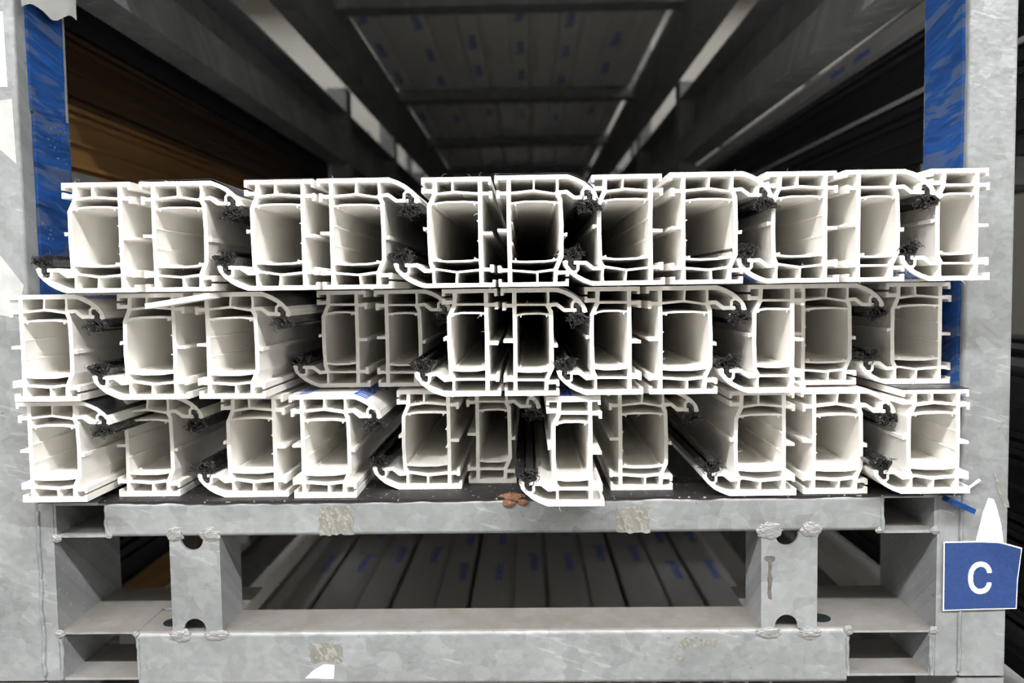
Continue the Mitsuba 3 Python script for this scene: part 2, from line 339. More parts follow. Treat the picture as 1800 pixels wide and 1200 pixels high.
part('weld_seam', seam(XL - 0.0005, -0.300, -0.166, 61), G, smooth=60)
part('weld_seam', seam(XR + 0.0005, -0.300, -0.166, 62, 0.0008), G, smooth=60)
part('weld_seam', seam(-0.3715, -0.303, -0.268, 63), G, smooth=60)
part('weld_seam', seam(0.3085, -0.303, -0.270, 64), G, smooth=60)
part('weld_seam', seam(-0.3105, -0.303, -0.268, 65), G, smooth=60)
part('weld_seam', seam(0.2440, -0.303, -0.270, 66), G, smooth=60)
part('weld_seam', seam(-0.3310, -0.188, -0.163, 67), G, smooth=60)
part('weld_seam', seam(0.2690, -0.190, -0.163, 68), G, smooth=60)

def sheet(pts, y, t=0.0004):
    return extrude_y(sg.Polygon(pts), y - t, y + 0.00005)
def ragged(x0, x1, z0, z1, seed, a=0.002):
    r = np.random.default_rng(seed)
    p = []
    for (ax, az), (bx, bz) in zip([(x0, z0), (x1, z0), (x1, z1), (x0, z1)], [(x1, z0), (x1, z1), (x0, z1), (x0, z0)]):
        for t in np.linspace(0, 1, 9)[:-1]:
            p.append((ax + (bx - ax) * t + a * r.normal() * 0.4, az + (bz - az) * t + a * r.normal() * 0.4))
    return sg.Polygon(p).buffer(0)
for i, (x0, x1, z0, z1) in enumerate(((-0.1640, -0.1385, -0.1885, -0.1665), (0.0665, 0.0915, -0.1890, -0.1690), (-0.1745, -0.1495, -0.2900, -0.2750), (0.1150, 0.1250, -0.2800, -0.2730), (0.1310, 0.1430, -0.2790, -0.2740), (0.1120, 0.1180, -0.2900, -0.2860))):
    part('tape_residue', extrude_y(ragged(x0, x1, z0, z1, 70 + i), Y0 - 0.0004, Y0 + 0.0001), 'old_tape')
scene['grime'] = {'type': 'twosided', 'b': {'type': 'diffuse', 'reflectance': proc(lambda p, n, uv: mi.Color3f(0.14, 0.13, 0.12) * (0.6 + 0.8 * fbm(p.x * 500, p.z * 300, 0.0, 3)))}}
part('grime_mark', extrude_y(ragged(0.1800, 0.1875, -0.2125, -0.2085, 81, 0.001).union(ragged(0.1822, 0.1855, -0.2420, -0.2100, 82, 0.001)), Y0 - 0.0002, Y0 + 0.0001), 'grime', label='dark smear on the right column')
part('rust_patch', bead(-0.0140, Y0 + 0.005, -0.1625, 0.0105, 0.0065, 0.0035, 91), 'rust', smooth=True, label='rusty brown lump on the crossbeam')
part('rust_patch', bead(-0.0165, Y0 - 0.0005, -0.1652, 0.0050, 0.0022, 0.0028, 92), 'rust', smooth=True)
part('rust_patch', bead(-0.0060, Y0 - 0.0005, -0.1645, 0.0042, 0.0022, 0.0024, 93), 'rust', smooth=True)

# things stuck on the rack
obj('paper_scrap', mikit.ply(sheet([(-0.1790, -0.3030), (-0.1565, -0.3035), (-0.1555, -0.2925), (-0.1640, -0.2920), (-0.1720, -0.2965)], Y0), 'paper_white'), label='small torn white paper scrap stuck low on the lower crossbeam', category='paper scrap')
obj('paper_scrap', mikit.ply(sheet([(0.3405, -0.1985), (0.3615, -0.1985), (0.3598, -0.1860), (0.3560, -0.1720), (0.3535, -0.1655), (0.3495, -0.1645), (0.3455, -0.1760)], Y0), 'paper_white'), label='torn white sticker left on the right post above the blue letter sign', category='sticker')
obj('paper_scrap', mikit.ply(sheet([(XL - 0.05, 0.0480), (XL - 0.0200, 0.0320), (XL - 0.0020, 0.0080), (XL - 0.0050, -0.0050), (XL - 0.0020, -0.0180), (XL - 0.05, -0.0100)], Y0), 'paper_grey'), label='torn white sticker on the left post beside the stack', category='sticker')
obj('paper_scrap', mikit.ply(sheet([(XL - 0.06, 0.215), (XL - 0.0080, 0.214), (XL - 0.0070, 0.158), (XL - 0.06, 0.158)], Y0), 'paper_white'), label='white paper label at the top of the left post', category='label')
obj('paper_scrap', mikit.ply(sheet([(XL - 0.03, 0.146), (XL - 0.0040, 0.1490), (XL - 0.0030, 0.1000), (XL - 0.03, 0.1250)], Y0), 'paper_grey'), label='dirty grey torn label below the white one on the left post', category='label')
def wrap(seed):
    zz, uu = np.meshgrid(np.linspace(0.217, 0.40, 28), np.linspace(0, 1, 16), indexing='ij')
    lower = 0.217 + 0.012 * uu + 0.004 * np.sin(uu * 9)
    z = lower + (zz - 0.217) * (0.40 - lower) / 0.183
    y = Y0 - 0.001 + uu * 0.078
    x = XL + 0.0062 + 0.004 * meshkit.fbm(np.stack([zz * 60, uu * 5, zz * 0], -1), 3, seed)
    v = np.stack([x, y, z], -1).reshape(-1, 3)
    f = []
    for i in range(27):
        for j in range(15):
            a = i * 16 + j
            f += [[a, a + 1, a + 17], [a, a + 17, a + 16]]
    a = trimesh.Trimesh(v, np.array(f), process=False)
    b = a.copy(); b.vertices = b.vertices - [0.0006, 0, 0]; b.invert()
    return cat([a, b])
obj('tape_wrap', mikit.ply(wrap(4), 'paper_grey', smooth=True), label='crumpled pale tape wrapped over the top of the blue felt on the left post', category='tape')
# blue letter sign on the right post
sign = numbered('letter_sign')
def bent(x, z):
    """How far the sheet bows off the post: its upper right corner curls."""
    u, w = np.clip((x - 0.317) / 0.0555, 0, 1), np.clip((z + 0.252) / 0.052, 0, 1)
    return Y0 - 0.0015 - 0.0010 * np.sin(np.pi * u) - 0.0035 * np.clip(u + w - 1.45, 0, 1) * 2
def sign_sheet(grow, lift):
    n = 24
    uu, ww = np.meshgrid(np.linspace(0, 1, n), np.linspace(0, 1, n), indexing='ij')
    x = 0.3167 + grow * (1 - 2 * uu) * -1 + uu * (0.0545 + 0.0015 * ww) - 0.0003 * ww
    z = -0.2512 - grow * (1 - 2 * ww) + ww * (0.0525 - 0.0045 * np.clip(uu - 0.72, 0, 1) * 3.2) + 0.0006 * np.sin(np.pi * uu) + 0.0012 * uu * (1 - ww)
    y = bent(x, z) - lift - 0.0006 * np.exp(-((uu - 0.80 + 0.2 * (ww - 0.6)) / 0.03) ** 2) * (ww > 0.45)
    v = np.stack([x, y, z], -1).reshape(-1, 3)
    f = []
    for i in range(n - 1):
        for j in range(n - 1):
            a = i * n + j
            f += [[a, a + n, a + n + 1], [a, a + n + 1, a + 1]]
    a = trimesh.Trimesh(v, np.array(f), process=False)
    b = a.copy(); b.vertices = b.vertices + [0, 0.0003, 0]; b.invert()
    return cat([a, b])
obj('letter_sign', mikit.ply(sign_sheet(0.0008, 0.0), 'paper_white', smooth=True), label='square dark blue sign with a white letter C on the right post', category='sign')
obj('printed_field', mikit.ply(sign_sheet(-0.0002, 0.00035), 'sign_blue', smooth=True), sign)
c = meshkit.text_mesh('C', 0.0232, 0.0003, bold=True)
c = c.subdivide_to_size(0.003)
v = c.vertices.copy()
v[:, 0] = v[:, 0] - (v[:, 0].max() + v[:, 0].min()) / 2
v[:, 0] *= 0.0178 / (v[:, 0].max() - v[:, 0].min())
v[:, 1] = v[:, 1] - (v[:, 1].max() + v[:, 1].min()) / 2
X, Z = v[:, 0] + 0.3428, v[:, 1] - 0.2257
c.vertices = np.stack([X, bent(X, Z) - 0.00045 - v[:, 2], Z], 1)
obj('letter', mikit.ply(c, 'paper_white'), sign, label='white letter C')
# blue strip end and white sliver that stick out below the last profile
m = box(-0.004, 0.0145, -0.010, 0.014, -0.0019, 0.0019)
m.apply_transform(trimesh.transformations.rotation_matrix(math.radians(24), [0, 1, 0]))
m.apply_translation((0.3190, 0.045, -0.1655))
obj('felt_offcut', mikit.ply(m, 'blue_felt'), label='loose blue felt end sticking out under the lowest right profile', category='felt strip')
obj('plastic_sliver', mikit.ply(sheet([(0.3270, -0.1585), (0.3290, -0.1590), (0.3415, -0.1500), (0.3400, -0.1485)], Y0 - 0.004, 0.001), 'shaving_pvc'), label='thin white plastic sliver beside the lowest right profile', category='plastic sliver')
obj('torn_tape', mikit.ply(sheet([(0.3530, -0.1440), (0.3645, -0.1660), (0.3655, -0.1720), (0.3620, -0.1720), (0.3560, -0.1580)], Y0), 'old_tape'), label='small grey torn tape corner on the right post above the sign', category='tape')

# ------------------------------------------------------------------ window profiles
U = 0.0004                     # one unit of the section drawings below, in metres
SEC_H = 193.75                 # section height in units
LENGTH = 6.0

def wall(pts, t):
    return sg.LineString(pts).buffer(t / 2, cap_style='flat', join_style='mitre')

def section(W, wide, seed):
    """Cross-section of a sash profile: left flanges, three rows of chambers, right wall and a curved gasket lip (y down from the top face)."""
    r = random.Random(seed)
    j = lambda a=0.8: r.uniform(-a, a)
    k = (W - 7) / 89.0
    f = lambda x: 7 + (x - 7) * k              # chamber coordinates of the wide type -> this one
    s = W - 96                                 # everything right of the chambers moves along
    B = sg.box
    p = [B(-21, 0, 107 + s, 8), B(-21, 0, -15.5, 13),                       # top plate with its end lip
         B(-16, 186, 107 + s, 193.75), B(-16, 180, -11, 190), B(101.5 + s, 181, 107 + s, 190),
         wall([(3.7, 4), (3.7 + j(), 90), (3.7, 190)], 7.5),
         B(-18, 28, 3, 34.5), B(-18, 26, -12, 40), B(-17, 92.2, 3, 98), B(-18, 161.5, 3, 168), B(-18, 156, -12, 169),
         wall([(88 + s, 5), (88 + s + j(), 18), (88 + s, 31)], 4.5),
         wall([(86 + s, 29), (93 + s, 43), (94.5 + s + j(), 90), (94 + s, 143), (84 + s, 165), (83 + s, 190)], 7.4),
         wall([(82 + s, 170), (107 + s, 170)], 7), B(101.5 + s, 166, 107 + s, 177),
         B(95 + s, 102, 105 + s, 107), B(101.5 + s, 100.5, 105 + s, 107.5)]
    if wide:
        p += [wall([(5, 31), (f(47), 27.5 + j()), (89 + s, 34)], 4), wall([(f(48) + j(1.5), 6), (f(47.5), 18), (f(47), 29)], 3.6), wall([(f(52) + j(1.5), 168), (f(52) + j(), 176), (f(52), 188)], 3.8),
              wall([(5, 165), (f(48), 168.5 + j()), (85 + s, 164.5)], 4)]
    else:
        p += [wall([(5, 30), (89 + s, 30.5)], 3.6), wall([(5, 165.5), (85 + s, 166)], 4.2)]
    p += [wall([(5, 49), (f(30), 46.6 + j(0.5)), (f(65), 46.2), (93 + s, 49)], 3.6), wall([(5, 149), (f(30), 150.6), (f(65), 150.4 + j(0.5)), (95 + s, 146.5)], 3.6)]
    if k > 0.9:
        p += [B(f(14), 47, f(14) + 2.2, 53), B(f(82), 47, f(82) + 2.2, 53.5), B(f(13), 143.5, f(13) + 2.2, 150), B(f(80), 143.5, f(80) + 2.2, 150), B(6, 81, 10.5, 83), B(6, 116, 10.5, 118)]
    else:
        p += [B(f(17), 47, f(17) + 2.2, 52.5), B(f(80), 47, f(80) + 2.2, 52.5), B(f(14), 144, f(14) + 2.2, 150), B(f(82), 144, f(82) + 2.2, 150)]
    lip = [(100, 4), (109, 5), (121, 9.5), (133, 16), (144, 25), (152, 34), (156, 45)]
    p += [wall([(x + s, y) for x, y in lip], 7.6), wall([(87 + s, 31.5), (104 + s, 30), (117.5 + s, 40.5), (134 + s, 40.5)], 6.6),
          wall([(136.3 + s, 43.8), (131.8 + s, 38), (132 + s, 29), (136 + s, 24.5), (146 + s, 25.5)], 5.2), B(149 + s, 37.5, 158 + s, 44.5), B(132 + s, 37.5, 139.5 + s, 43.8)]
    u = unary_union(p).buffer(0.9, quad_segs=2).buffer(-1.5, quad_segs=2).buffer(0.6, quad_segs=2).simplify(0.12)
    if u.geom_type != 'Polygon':
        u = max(u.geoms, key=lambda g: g.area)
    def tr(ring): return [(x * U, (SEC_H - y) * U) for x, y in ring.coords]
    return sg.Polygon(tr(u.exterior), [tr(h) for h in u.interiors if sg.Polygon(h).area > 3])

def rough_end(m, amp, seed):
    """The sawn front edge: its vertices shifted a little."""
    v = m.vertices.copy()
    front = v[:, 1] < 1e-6
    q = v[front] * 400
    v[front, 0] += amp * (meshkit.noise(q, seed) - 0.5) * 2
    v[front, 2] += amp * (meshkit.noise(q, seed + 7) - 0.5) * 2
    m.vertices = v
    return m

def gasket_section(W, variant):
    s = W - 96
    B = sg.box
    p = [B(135 + s, 28.5, 147 + s, 35), B(140.5 + s, 33, 147 + s, 47)]
    if variant == 0:      # crisp hollow head
        p += [wall([(128 + s, 58), (134 + s, 46.5), (155 + s, 47), (163 + s, 53), (160 + s, 62), (150 + s, 64), (142 + s, 58), (143 + s, 48)], 3.2), wall([(146 + s, 47), (150 + s, 56), (160 + s, 60)], 2.4)]
    elif variant == 1:    # squashed
        p += [wall([(126 + s, 50), (137 + s, 46), (150 + s, 48), (164 + s, 58)], 4.5), wall([(134 + s, 48), (136 + s, 60), (146 + s, 66)], 4), wall([(146 + s, 50), (152 + s, 60), (166 + s, 61)], 3.4)]
    else:
        p += [wall([(127 + s, 60), (133 + s, 48), (146 + s, 46), (158 + s, 51), (166 + s, 62)], 5), wall([(140 + s, 46), (145 + s, 62), (138 + s, 69)], 4.2), wall([(145 + s, 62), (157 + s, 58)], 3)]
    u = unary_union(p).buffer(0.5, quad_segs=2).buffer(-0.3, quad_segs=2).simplify(0.1)
    if u.geom_type != 'Polygon':
        u = max(u.geoms, key=lambda g: g.area)
    tr = lambda ring: [(x * U, (SEC_H - y) * U) for x, y in ring.coords]
    return sg.Polygon(tr(u.exterior), [tr(h) for h in u.interiors])

def gasket_mesh(W, variant, seed):
    g = gasket_section(W, variant)
    m = rough_end(extrude_y(g, 0.0, LENGTH), 0.0006, seed)
    r = np.random.default_rng(seed)
    s = W - 96
    extra = []
    spots = np.array([(130, 56), (136, 60), (142, 62), (133, 50), (150, 60), (158, 58), (146, 50), (140, 66), (128, 62)], float)
    for _ in range(34):
        c = spots[r.integers(len(spots))] + r.normal(size=2) * 3.0
        o = np.array([(c[0] + s) * U, -0.0005 - 0.002 * r.random(), (SEC_H - c[1]) * U])
        extra.append(curl(r, o, 0.0025 + 0.0025 * r.random(), 0.00022 + 0.00022 * r.random(), 0.7 + r.random()))
    for _ in range(10):
        c = spots[r.integers(len(spots))] + r.normal(size=2) * 2.0
        b = trimesh.creation.icosphere(subdivisions=1, radius=1.0)
        b.vertices = b.vertices * (0.0008 + 0.0009 * r.random(3)) * (1 + 0.4 * r.normal(size=(len(b.vertices), 1))) + [(c[0] + s) * U, -0.0004, (SEC_H - c[1]) * U]
        extra.append(b)
    return cat([m] + extra)

TOP_WIDE = [(-21, 0), (107, 0), (116, 3.4), (124, 6.8), (135, 12.6), (146, 21.5), (154.5, 31.5), (158.5, 40)]
def outline(W):
    s = W - 96
    return np.array([(x if x < 0 else x + s, y) for x, y in TOP_WIDE], float)

def along(W, lift, a):
    """Points at arc length a (units) on the outer face, lifted off it by lift (units)."""
    o = outline(W)
    seg = np.linalg.norm(np.diff(o, axis=0), axis=1)
    cum = np.concatenate([[0], np.cumsum(seg)])
    a = np.clip(a, 0, cum[-1])
    i = np.clip(np.searchsorted(cum, a, side='right') - 1, 0, len(seg) - 1)
    t = (a - cum[i]) / seg[i]
    p = o[i] + (o[i + 1] - o[i]) * t[:, None]
    d = (o[i + 1] - o[i]) / seg[i][:, None]
    nrm = np.stack([d[:, 1], -d[:, 0]], 1)
    return p + nrm * lift[:, None]

def coat_mesh(W, a0, a1, t, gap, seed, y_front=0.0):
    """A thin sheet over the outer face from arc length a0 to a1 (units); gap: how far it stands off here and there."""
    a = np.linspace(a0, a1, 46)
    g = gap * meshkit.fbm(np.stack([a / 22, a * 0, a * 0], 1), 3, seed) + 0.25
    lo, hi = along(W, g, a), along(W, g + t, a)
    poly = sg.Polygon([(x * U, (SEC_H - y) * U) for x, y in np.vstack([lo, hi[::-1]])]).buffer(0)
    return extrude_y(poly, y_front, LENGTH)

def print_words(W, text, a_base, height, y0, pitch, count, lift):
    """Lettering along the profile, its tops towards smaller arc length."""
    out = []
    one = meshkit.text_mesh(text, height, 0.00005, bold=height > 0.012).subdivide_to_size(0.003)
    for k in range(count):
        v = one.vertices
        a = a_base - v[:, 1] / U
        p = along(W, np.full(len(a), lift) + v[:, 2] / U, a)
        m = one.copy()
        m.vertices = np.stack([p[:, 0] * U, y0 + k * pitch + v[:, 0], (SEC_H - p[:, 1]) * U], 1)
        out.append(m)
    return out

WIDE, SLIM = 96, 73
_bodies, _gaskets = {}, {}
def body_shape(W, seed):
    if (W, seed) not in _bodies:
        m = rough_end(extrude_y(section(W, W == WIDE, seed), 0.0, LENGTH), 0.00018, seed)
        _bodies[W, seed] = mikit.ply(m, 'white_pvc')
    return _bodies[W, seed]
def gasket_shape(W, variant, seed):
    if (W, variant, seed) not in _gaskets:
        _gaskets[W, variant, seed] = mikit.ply(gasket_mesh(W, variant, seed), 'rubber_black')
    return _gaskets[W, variant, seed]

def place_matrix(x, y, z, up, sz, yaw=0.0, pitch=0.0):
    """up: the gasket lip at the top right; otherwise the same section turned half round, the lip at the bottom left."""
    m = T().translate([x, y, z]).rotate([0, 0, 1], yaw).rotate([1, 0, 0], pitch)
    if not up:
        m = m.translate([0, 0, SEC_H * U * sz]).rotate([0, 1, 0], 180)
    return m.scale([1, 1, sz])

ORD = ['', 'second', 'third', 'fourth', 'fifth', 'sixth', 'seventh', 'eighth', 'ninth', 'tenth', 'eleventh', 'twelfth']
# per layer: (lip up, width, x of the flat wall, setback of the cut face, gasket variant, extras)
LAYERS = [
    ('bottom', -0.1608, 80.6, [
        (1, WIDE, -0.3764, 0.028, 1, 'foil', 0.0053, 76.0), (1, WIDE, -0.3213, 0.065, 2, 'foil'), (0, WIDE, -0.1990, 0.060, 1, ''), (1, WIDE, -0.1784, 0.055, 2, 'print'),
        (0, WIDE, -0.0639, 0.080, 2, ''), (1, SLIM, -0.0450, 0.100, 1, ''), (0, SLIM, 0.0459, 0.022, 1, 'printflat'), (1, WIDE, 0.0700, 0.071, 2, ''),
        (0, WIDE, 0.1948, 0.048, 1, ''), (1, WIDE, 0.2159, 0.052, 2, ''), (0, WIDE, 0.3200, 0.036, 2, 'foilflat', 0.0035, 78.2)]),
    ('middle', -0.0779, 78.3, [
        (1, WIDE, -0.3729, 0.018, 1, 'printend'), (0, WIDE, -0.2593, 0.022, 2, ''), (1, WIDE, -0.2373, 0.022, 1, 'foil'), (0, SLIM, -0.1374, 0.088, 0, ''),
        (1, SLIM, -0.1161, 0.088, 1, ''), (0, SLIM, -0.0290, 0.018, 2, ''), (1, SLIM, -0.0116, 0.018, 1, 'film'), (0, SLIM, 0.0744, 0.018, 2, ''),
        (1, WIDE, 0.0937, 0.018, 2, ''), (0, SLIM, 0.1915, 0.018, 0, ''), (1, WIDE, 0.2110, 0.064, 0, ''), (0, WIDE, 0.3188, 0.064, 1, '')]),
    ('top', 0.0014, 77.3, [
        (0, WIDE, -0.2847, 0.000, 1, ''), (1, WIDE, -0.2640, 0.000, 2, 'film'), (0, WIDE, -0.1557, 0.001, 2, 'foilflat'), (1, WIDE, -0.1384, 0.000, 2, ''),
        (0, WIDE, -0.0313, 0.004, 2, ''), (1, WIDE, -0.0140, -0.002, 1, 'film'), (0, WIDE, 0.0881, 0.003, 1, ''), (1, WIDE, 0.1074, 0.000, 2, 'printend'),
        (0, WIDE, 0.2098, 0.004, 2, 'printlip'), (1, SLIM, 0.2282, 0.000, 0, ''), (0, SLIM, 0.3133, 0.002, 0, 'printlip')]),
]
STACK = 'white window profiles stacked in the rack'
rng = np.random.default_rng(77)
n = 0
for layer, zb, h, items in LAYERS:
    for i, (up, W, x, y, gv, extra, *own) in enumerate(items):
        n += 1
        sz, z = (own[1] / 77.5, zb + own[0]) if own else (h / 77.5, zb)      # two ends ride up a little beside the posts
        where = f'leftmost of {layer} layer' if i == 0 else f'rightmost of {layer} layer' if i == len(items) - 1 else f'{ORD[i]} from left in {layer} layer'
        kind = 'wide' if W == WIDE else 'narrow'
        lip = 'lip top right' if up else 'lip bottom left'
        note = {'foil': ', dark foil', 'foilflat': ', dark foil', 'print': ', blue print', 'printend': ', blue print on lip', 'printflat': ', blue print'}.get(extra, '')
        mtx = place_matrix(x, y, z, up, sz)
        # neighbours share a drawing, with small differences between the variants
        key = obj('window_profile', {**body_shape(W, n % 4), 'to_world': mtx}, None, f'{kind} white profile, {lip}, {where}{note}', 'window profile', STACK)
        obj('gasket', {**gasket_shape(W, gv, 10 + gv + 3 * (n % 2)), 'to_world': mtx}, key, 'black rubber gasket with a frayed cut end' if gv else 'black rubber gasket with a clean cut end')
        s = W - 96
        if extra == 'foil':
            obj('foil', {**mikit.ply(coat_mesh(W, 0, 180 + s, 1.0, 0.0, n), 'foil_dark'), 'to_world': mtx}, key, 'dark foil on the outer face')
        if extra == 'foilflat':
            f = extrude_y(sg.box(-16 * U, -0.0007, (107 + s) * U, -0.0001), 0.0, LENGTH)
            obj('foil', {**mikit.ply(f, 'foil_dark'), 'to_world': mtx}, key, 'dark foil on the flat face')
        if extra == 'film':
            fm = obj('protective_film', {**mikit.ply(coat_mesh(W, 0, 178 + s, 0.5, 3.2, n), 'film_white' if W == SLIM else 'film_dull'), 'to_world': mtx}, key, 'loose protective film')
        if extra in ('print', 'printend'):
            fm = obj('protective_film', {**mikit.ply(coat_mesh(W, 0.5, 186 + s, 0.35, 0.25, n), 'film_white'), 'to_world': mtx}, key, 'protective film with blue lettering')
            starts = ((36, 0.004, 0.0105), (152 + s, 0.0010, 0.0140)) if extra == 'print' else ((152 + s, 0.0010, 0.0075),)
            for a, y0, hh in starts:
                for w_ in print_words(W, 'mmerling', a, hh, y0, 0.13, 3, 1.4): obj('print', {**mikit.ply(w_, 'film_blue'), 'to_world': mtx}, fm)
        if extra == 'printflat':
            fl = extrude_y(sg.box(-16 * U, -0.0009, (107 + s) * U, -0.0001), 0.0, LENGTH)
            fm = obj('protective_film', {**mikit.ply(fl, 'film_white'), 'to_world': mtx}, key, 'protective film with blue lettering')
            one = meshkit.text_mesh('mmerling', 0.010, 0.0001, bold=True)
            v = one.vertices.copy()
            one.vertices = np.stack([0.022 - v[:, 1], 0.002 + v[:, 0], -0.00095 - v[:, 2]], 1)
            one.invert()
            obj('print', {**mikit.ply(one, 'film_blue'), 'to_world': mtx}, fm)
        if extra == 'printlip':
            fm = obj('protective_film', {**mikit.ply(coat_mesh(W, 100 + s, 176 + s, 0.4, 0.3, n), 'film_white'), 'to_world': mtx}, key, 'protective film with blue lettering under the lip')
            for w_ in print_words(W, 'mmerling', 165 + s, 0.013, 0.001, 0.12, 2, 1.5): obj('print', {**mikit.ply(w_, 'film_blue'), 'to_world': mtx}, fm)
        # burrs and shavings of the saw cut
        burr = []
        for _ in range(int(rng.integers(6, 12))):
            side = rng.integers(4)
            px, pz = ((rng.uniform(-15, W), 0.3), (rng.uniform(-15, W), 193.2), (rng.choice([7.5, W - 5.0]), rng.uniform(50, 150)), (rng.uniform(10, W - 15), rng.choice([29, 47, 150, 167])))[side]
            burr.append(curl(rng, (px * U, -0.0002, (SEC_H - pz) * U), rng.uniform(0.0015, 0.0042), rng.uniform(0.00010, 0.00022), rng.uniform(0.3, 1.2)))
        obj('shavings', {**mikit.ply(cat(burr), 'shaving_pvc'), 'to_world': mtx}, key, kind='stuff')

# the loose plate lying between the layers at the left, and the crumpled film above the middle
m = box(-0.0232, 0.0232, 0.0, 0.0212, -0.0019, 0.0019)
m.apply_transform(trimesh.transformations.rotation_matrix(math.radians(-8.5), [0, 1, 0]))
m.apply_translation((-0.2467, -0.0040, -0.0052))
obj('plastic_offcut', mikit.ply(m, 'white_pvc'), label='flat white plastic offcut tilted in front of the middle layer at the left', category='plastic offcut')

# ------------------------------------------------------------------ the racks above, below and beside
ORDW = ['first', 'second', 'third', 'fourth', 'fifth', 'sixth', 'seventh', 'eighth', 'ninth', 'tenth', 'eleventh', 'twelfth', 'thirteenth', 'fourteenth']
def simple_profile(up, W, x, y, z, label, group, bsdf=None, name='window_profile'):
    sh = dict(body_shape(W, 0 if W == SLIM else 1))
    if bsdf: sh['bsdf'] = {'type': 'ref', 'id': bsdf}
    mtx = place_matrix(x, y, z, up, 1.0)
    key = obj(name, {**sh, 'to_world': mtx}, None, label, 'window profile', group)
    return key, mtx

upper = thing('storage_rack', 'second galvanised rack stacked on top, its deck seen from below', 'rack')
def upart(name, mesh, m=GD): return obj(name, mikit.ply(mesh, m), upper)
for x0, x1 in ((XL - 0.075, XL), (XR, XR + 0.0365)):
    upart('post', post(x0, x1, 0.438, 1.25), G)
for x0, x1 in ((XL - 0.045, XL), (XR, XR + 0.0365)):
    for y in (1.93, 3.30, 4.7, 6.1):
        upart('post', post(x0, x1, 0.438, 1.25, y, 0.05))
for x0, x1 in ((XL - 0.01, XL + 0.034), (XR - 0.034, XR + 0.01)):
    upart('side_rail', box(x0, x1, 0.06, 6.15, 0.450, 0.548))
for y in (0.05, 0.27, 1.0, 1.78, 2.53, 3.28, 4.03, 4.8, 5.5):
    upart('crossbar', box(XL + 0.034, XR - 0.034, y, y + 0.05, 0.440 if y < 0.1 else 0.52, 0.548))
x, i = -0.343, 0
while x < 0.24:
    i += 1
    k, mt = simple_profile(1, SLIM, x, 0.03, 0.549, f'white profile on the deck overhead, {ORDW[2 * i - 2]} from the left', 'profiles on the upper rack seen from below')
    s = SLIM - 96
    one = meshkit.text_mesh('mmerling', 0.018, 0.0001, bold=True)
    v = one.vertices.copy()
    one.vertices = np.stack([0.008 + v[:, 1], v[:, 0], -0.0001 - v[:, 2]], 1)
    word = mikit.ply(one, 'film_blue')
    for q in range(6):
        obj('print', {**word, 'to_world': mt @ T().translate([0, 0.25 * q + 0.75 + 0.05 * (i % 3), 0])}, k)
    k, mt = simple_profile(0, SLIM, x + 0.0885, 0.03, 0.549, f'white profile on the deck overhead, {ORDW[2 * i - 1]} from the left', 'profiles on the upper rack seen from below')
    x += 0.1060

lower = thing('storage_rack', 'third galvanised rack under the stacked one, seen through its base', 'rack')
for x0, x1 in ((XL - 0.075, XL), (XR, XR + 0.0365)):
    for y in (Y0, 1.93, 3.9, 6.1):
        obj('post', mikit.ply(post(x0, x1, FLOOR, -0.3062, y), G if y == Y0 else GD), lower)
for y in (0.4, 1.6, 3.0, 4.4, 5.8):
    obj('crossbar', mikit.ply(box(XL, XR, y, y + 0.05, -0.52, -0.491), GD), lower)
x, i = -0.300, 0
while x < 0.30:
    i += 1
    for up, xx in ((0, x), (1, x + 0.0215)):
        if xx > 0.27: continue
        k, mt = simple_profile(up, SLIM, xx, 0.34, -0.4905, f'white profile seen below the crossbeam, {ORDW[2 * i - 2 + up]} from the left', 'profiles in the lower rack', 'pvc_shaded')
        one = meshkit.text_mesh('mmerling', 0.013, 0.0001, bold=True)
        v = one.vertices.copy()
        if up: one.vertices = np.stack([0.030 - v[:, 1], v[:, 0], SEC_H * U + 0.0001 + v[:, 2]], 1)
        else:
            one.vertices = np.stack([0.012 - v[:, 1], v[:, 0], -0.0001 - v[:, 2]], 1); one.invert()
        word = mikit.ply(one, 'film_blue')
        for q in range(4):
            obj('print', {**word, 'to_world': mt @ T().translate([0, 0.17 * q + 0.25 + 0.04 * (i % 3), 0])}, k)
    x += 0.1035
def bar(x, z, r, y0, y1, name, bsdf, label, category):
    p = sg.Point(x, z).buffer(r, quad_segs=6).union(sg.box(x - r, z - 2.2 * r, x + r, z))
    return obj(name, mikit.ply(extrude_y(p, y0, y1), bsdf, smooth=40), None, label, category)
bar(-0.337, -0.362, 0.0080, 0.10, 6.0, 'glazing_bead', 'white_pvc', 'round-topped white glazing bead seen through the left of the middle opening', 'glazing bead')
bar(0.432, -0.362, 0.0100, 0.12, 6.0, 'glazing_bead', 'pvc_shaded', 'round-topped white glazing bead seen through the right opening of the base', 'glazing bead')
bar(-0.495, -0.362, 0.0110, 0.12, 6.0, 'glazing_bead', 'brown_laminate', 'brown glazing bead seen through the left opening of the base', 'glazing bead')

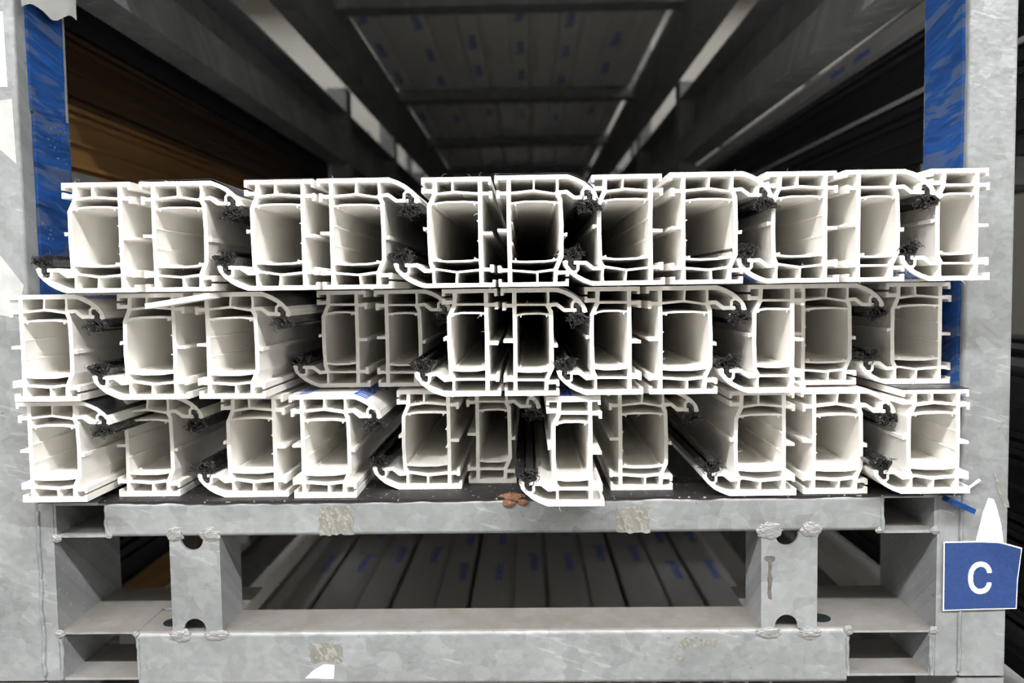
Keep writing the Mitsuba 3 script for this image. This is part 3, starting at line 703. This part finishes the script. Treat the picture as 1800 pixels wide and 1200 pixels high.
# neighbouring racks
for side, sgn, xin in (('left', -1, -0.475), ('right', 1, 0.43)):
    t = thing('storage_rack', f'neighbouring galvanised rack on the {side} with stacked profiles', 'rack')
    xs = sorted((xin, xin + sgn * 0.75))
    for px0, px1 in ((xs[0], xs[0] + (0.015 if sgn > 0 else 0.04)), (xs[1] - (0.04 if sgn > 0 else 0.015), xs[1])):
        for y in (0.05, 2.9, 5.9):
            obj('post', mikit.ply(post(px0, px1, FLOOR, 1.2, y), GD), t)
    for z in (-0.42, 0.10, 0.42):
        for y in (0.30, 2.0, 3.6, 5.3):
            obj('crossbar', mikit.ply(box(xs[0], xs[1], y, y + 0.05, z, z + 0.029), GD), t)
    obj('side_rail', mikit.ply(box(xin - 0.001 if sgn > 0 else xin - 0.039, xin + 0.039 if sgn > 0 else xin + 0.001, 0.15, 5.9, 0.34, 0.42), GD), t)
    obj('side_rail', mikit.ply(box(xin - 0.001 if sgn > 0 else xin - 0.039, xin + 0.039 if sgn > 0 else xin + 0.001, 0.15, 5.9, -0.56, -0.46), GD), t)
for r_, z in enumerate((0.1295, 0.2075)):
    for c_ in range(5):
        up = c_ % 2
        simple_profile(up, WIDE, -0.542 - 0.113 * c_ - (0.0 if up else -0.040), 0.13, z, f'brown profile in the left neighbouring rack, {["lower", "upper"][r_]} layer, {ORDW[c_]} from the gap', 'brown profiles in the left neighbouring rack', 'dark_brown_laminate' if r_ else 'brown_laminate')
for r_, z in enumerate((0.1295, 0.2075)):
    for c_ in range(3):
        up = c_ % 2
        simple_profile(1 - up, WIDE, 0.4625 + 0.113 * c_ + (0.0385 if up else 0.0), 0.09, z, f'dark profile in the right neighbouring rack, {["lower", "upper"][r_]} layer, {ORDW[c_]} from the gap', 'profiles in the right neighbouring rack', 'foil_dark')
bar(0.440, 0.3010, 0.0075, 0.10, 5.9, 'glazing_bead', 'pvc_shaded', 'white glazing bead on top of the dark profiles of the right rack', 'glazing bead')
for c_ in range(4):
    up = c_ % 2
    simple_profile(up, WIDE, -0.555 - 0.113 * c_ - (0.0 if up else -0.040), 0.13, 0.2855, f'dark profile on top of the brown ones in the left rack, {ORDW[c_]} from the gap', 'dark profiles on the brown ones', 'foil_dark')
for c_ in range(3):  # row added to keep the gap under the rail black
    up = c_ % 2
    simple_profile(1 - up, WIDE, 0.5200 + 0.113 * c_ + (0.0385 if up else 0.0), 0.12, 0.2855, f'dark profile added to blacken the gap in the right neighbouring rack, topmost layer, {ORDW[c_]} from the gap', 'profiles in the right neighbouring rack', 'foil_dark')
for sgn, xx in ((-1, -0.542), (1, 0.4625)):  # unseen rows added to block light from reaching inside the racks
    for r_, z in enumerate((-0.39, -0.312, -0.234, -0.156)):
        for c_ in range(3):
            up = c_ % 2 if sgn < 0 else 1 - c_ % 2
            k = -0.113 * c_ + (0.0 if c_ % 2 else 0.040) if sgn < 0 else 0.113 * c_ + (0.0385 if c_ % 2 else 0.0)
            simple_profile(up, WIDE, xx + k, 0.16, z, f'added light-blocking dark profile low in the {"left" if sgn < 0 else "right"} neighbouring rack, layer {ORDW[r_]} from below, {ORDW[c_]} from the gap', f'added light-blocking profiles low in the {"left" if sgn < 0 else "right"} neighbouring rack', 'foil_dark')
bar(0.4490, 0.2190, 0.0017, 0.10, 5.9, 'glazing_bead', 'pvc_shaded', 'thin white glazing bead between the layers of the right rack', 'glazing bead')
one = meshkit.text_mesh('mmerling', 0.0085, 0.0002, bold=True)
v = one.vertices.copy()
one.vertices = np.stack([0.4324 - v[:, 2], v[:, 0], 0.2885 + v[:, 1]], 1)
one.invert()
word = mikit.ply(one, 'film_blue')
for q in range(2):
    obj('print', {**word, 'to_world': T().translate([0, 0.50 + 0.085 * q, 0])}, 'glazing_bead_003')
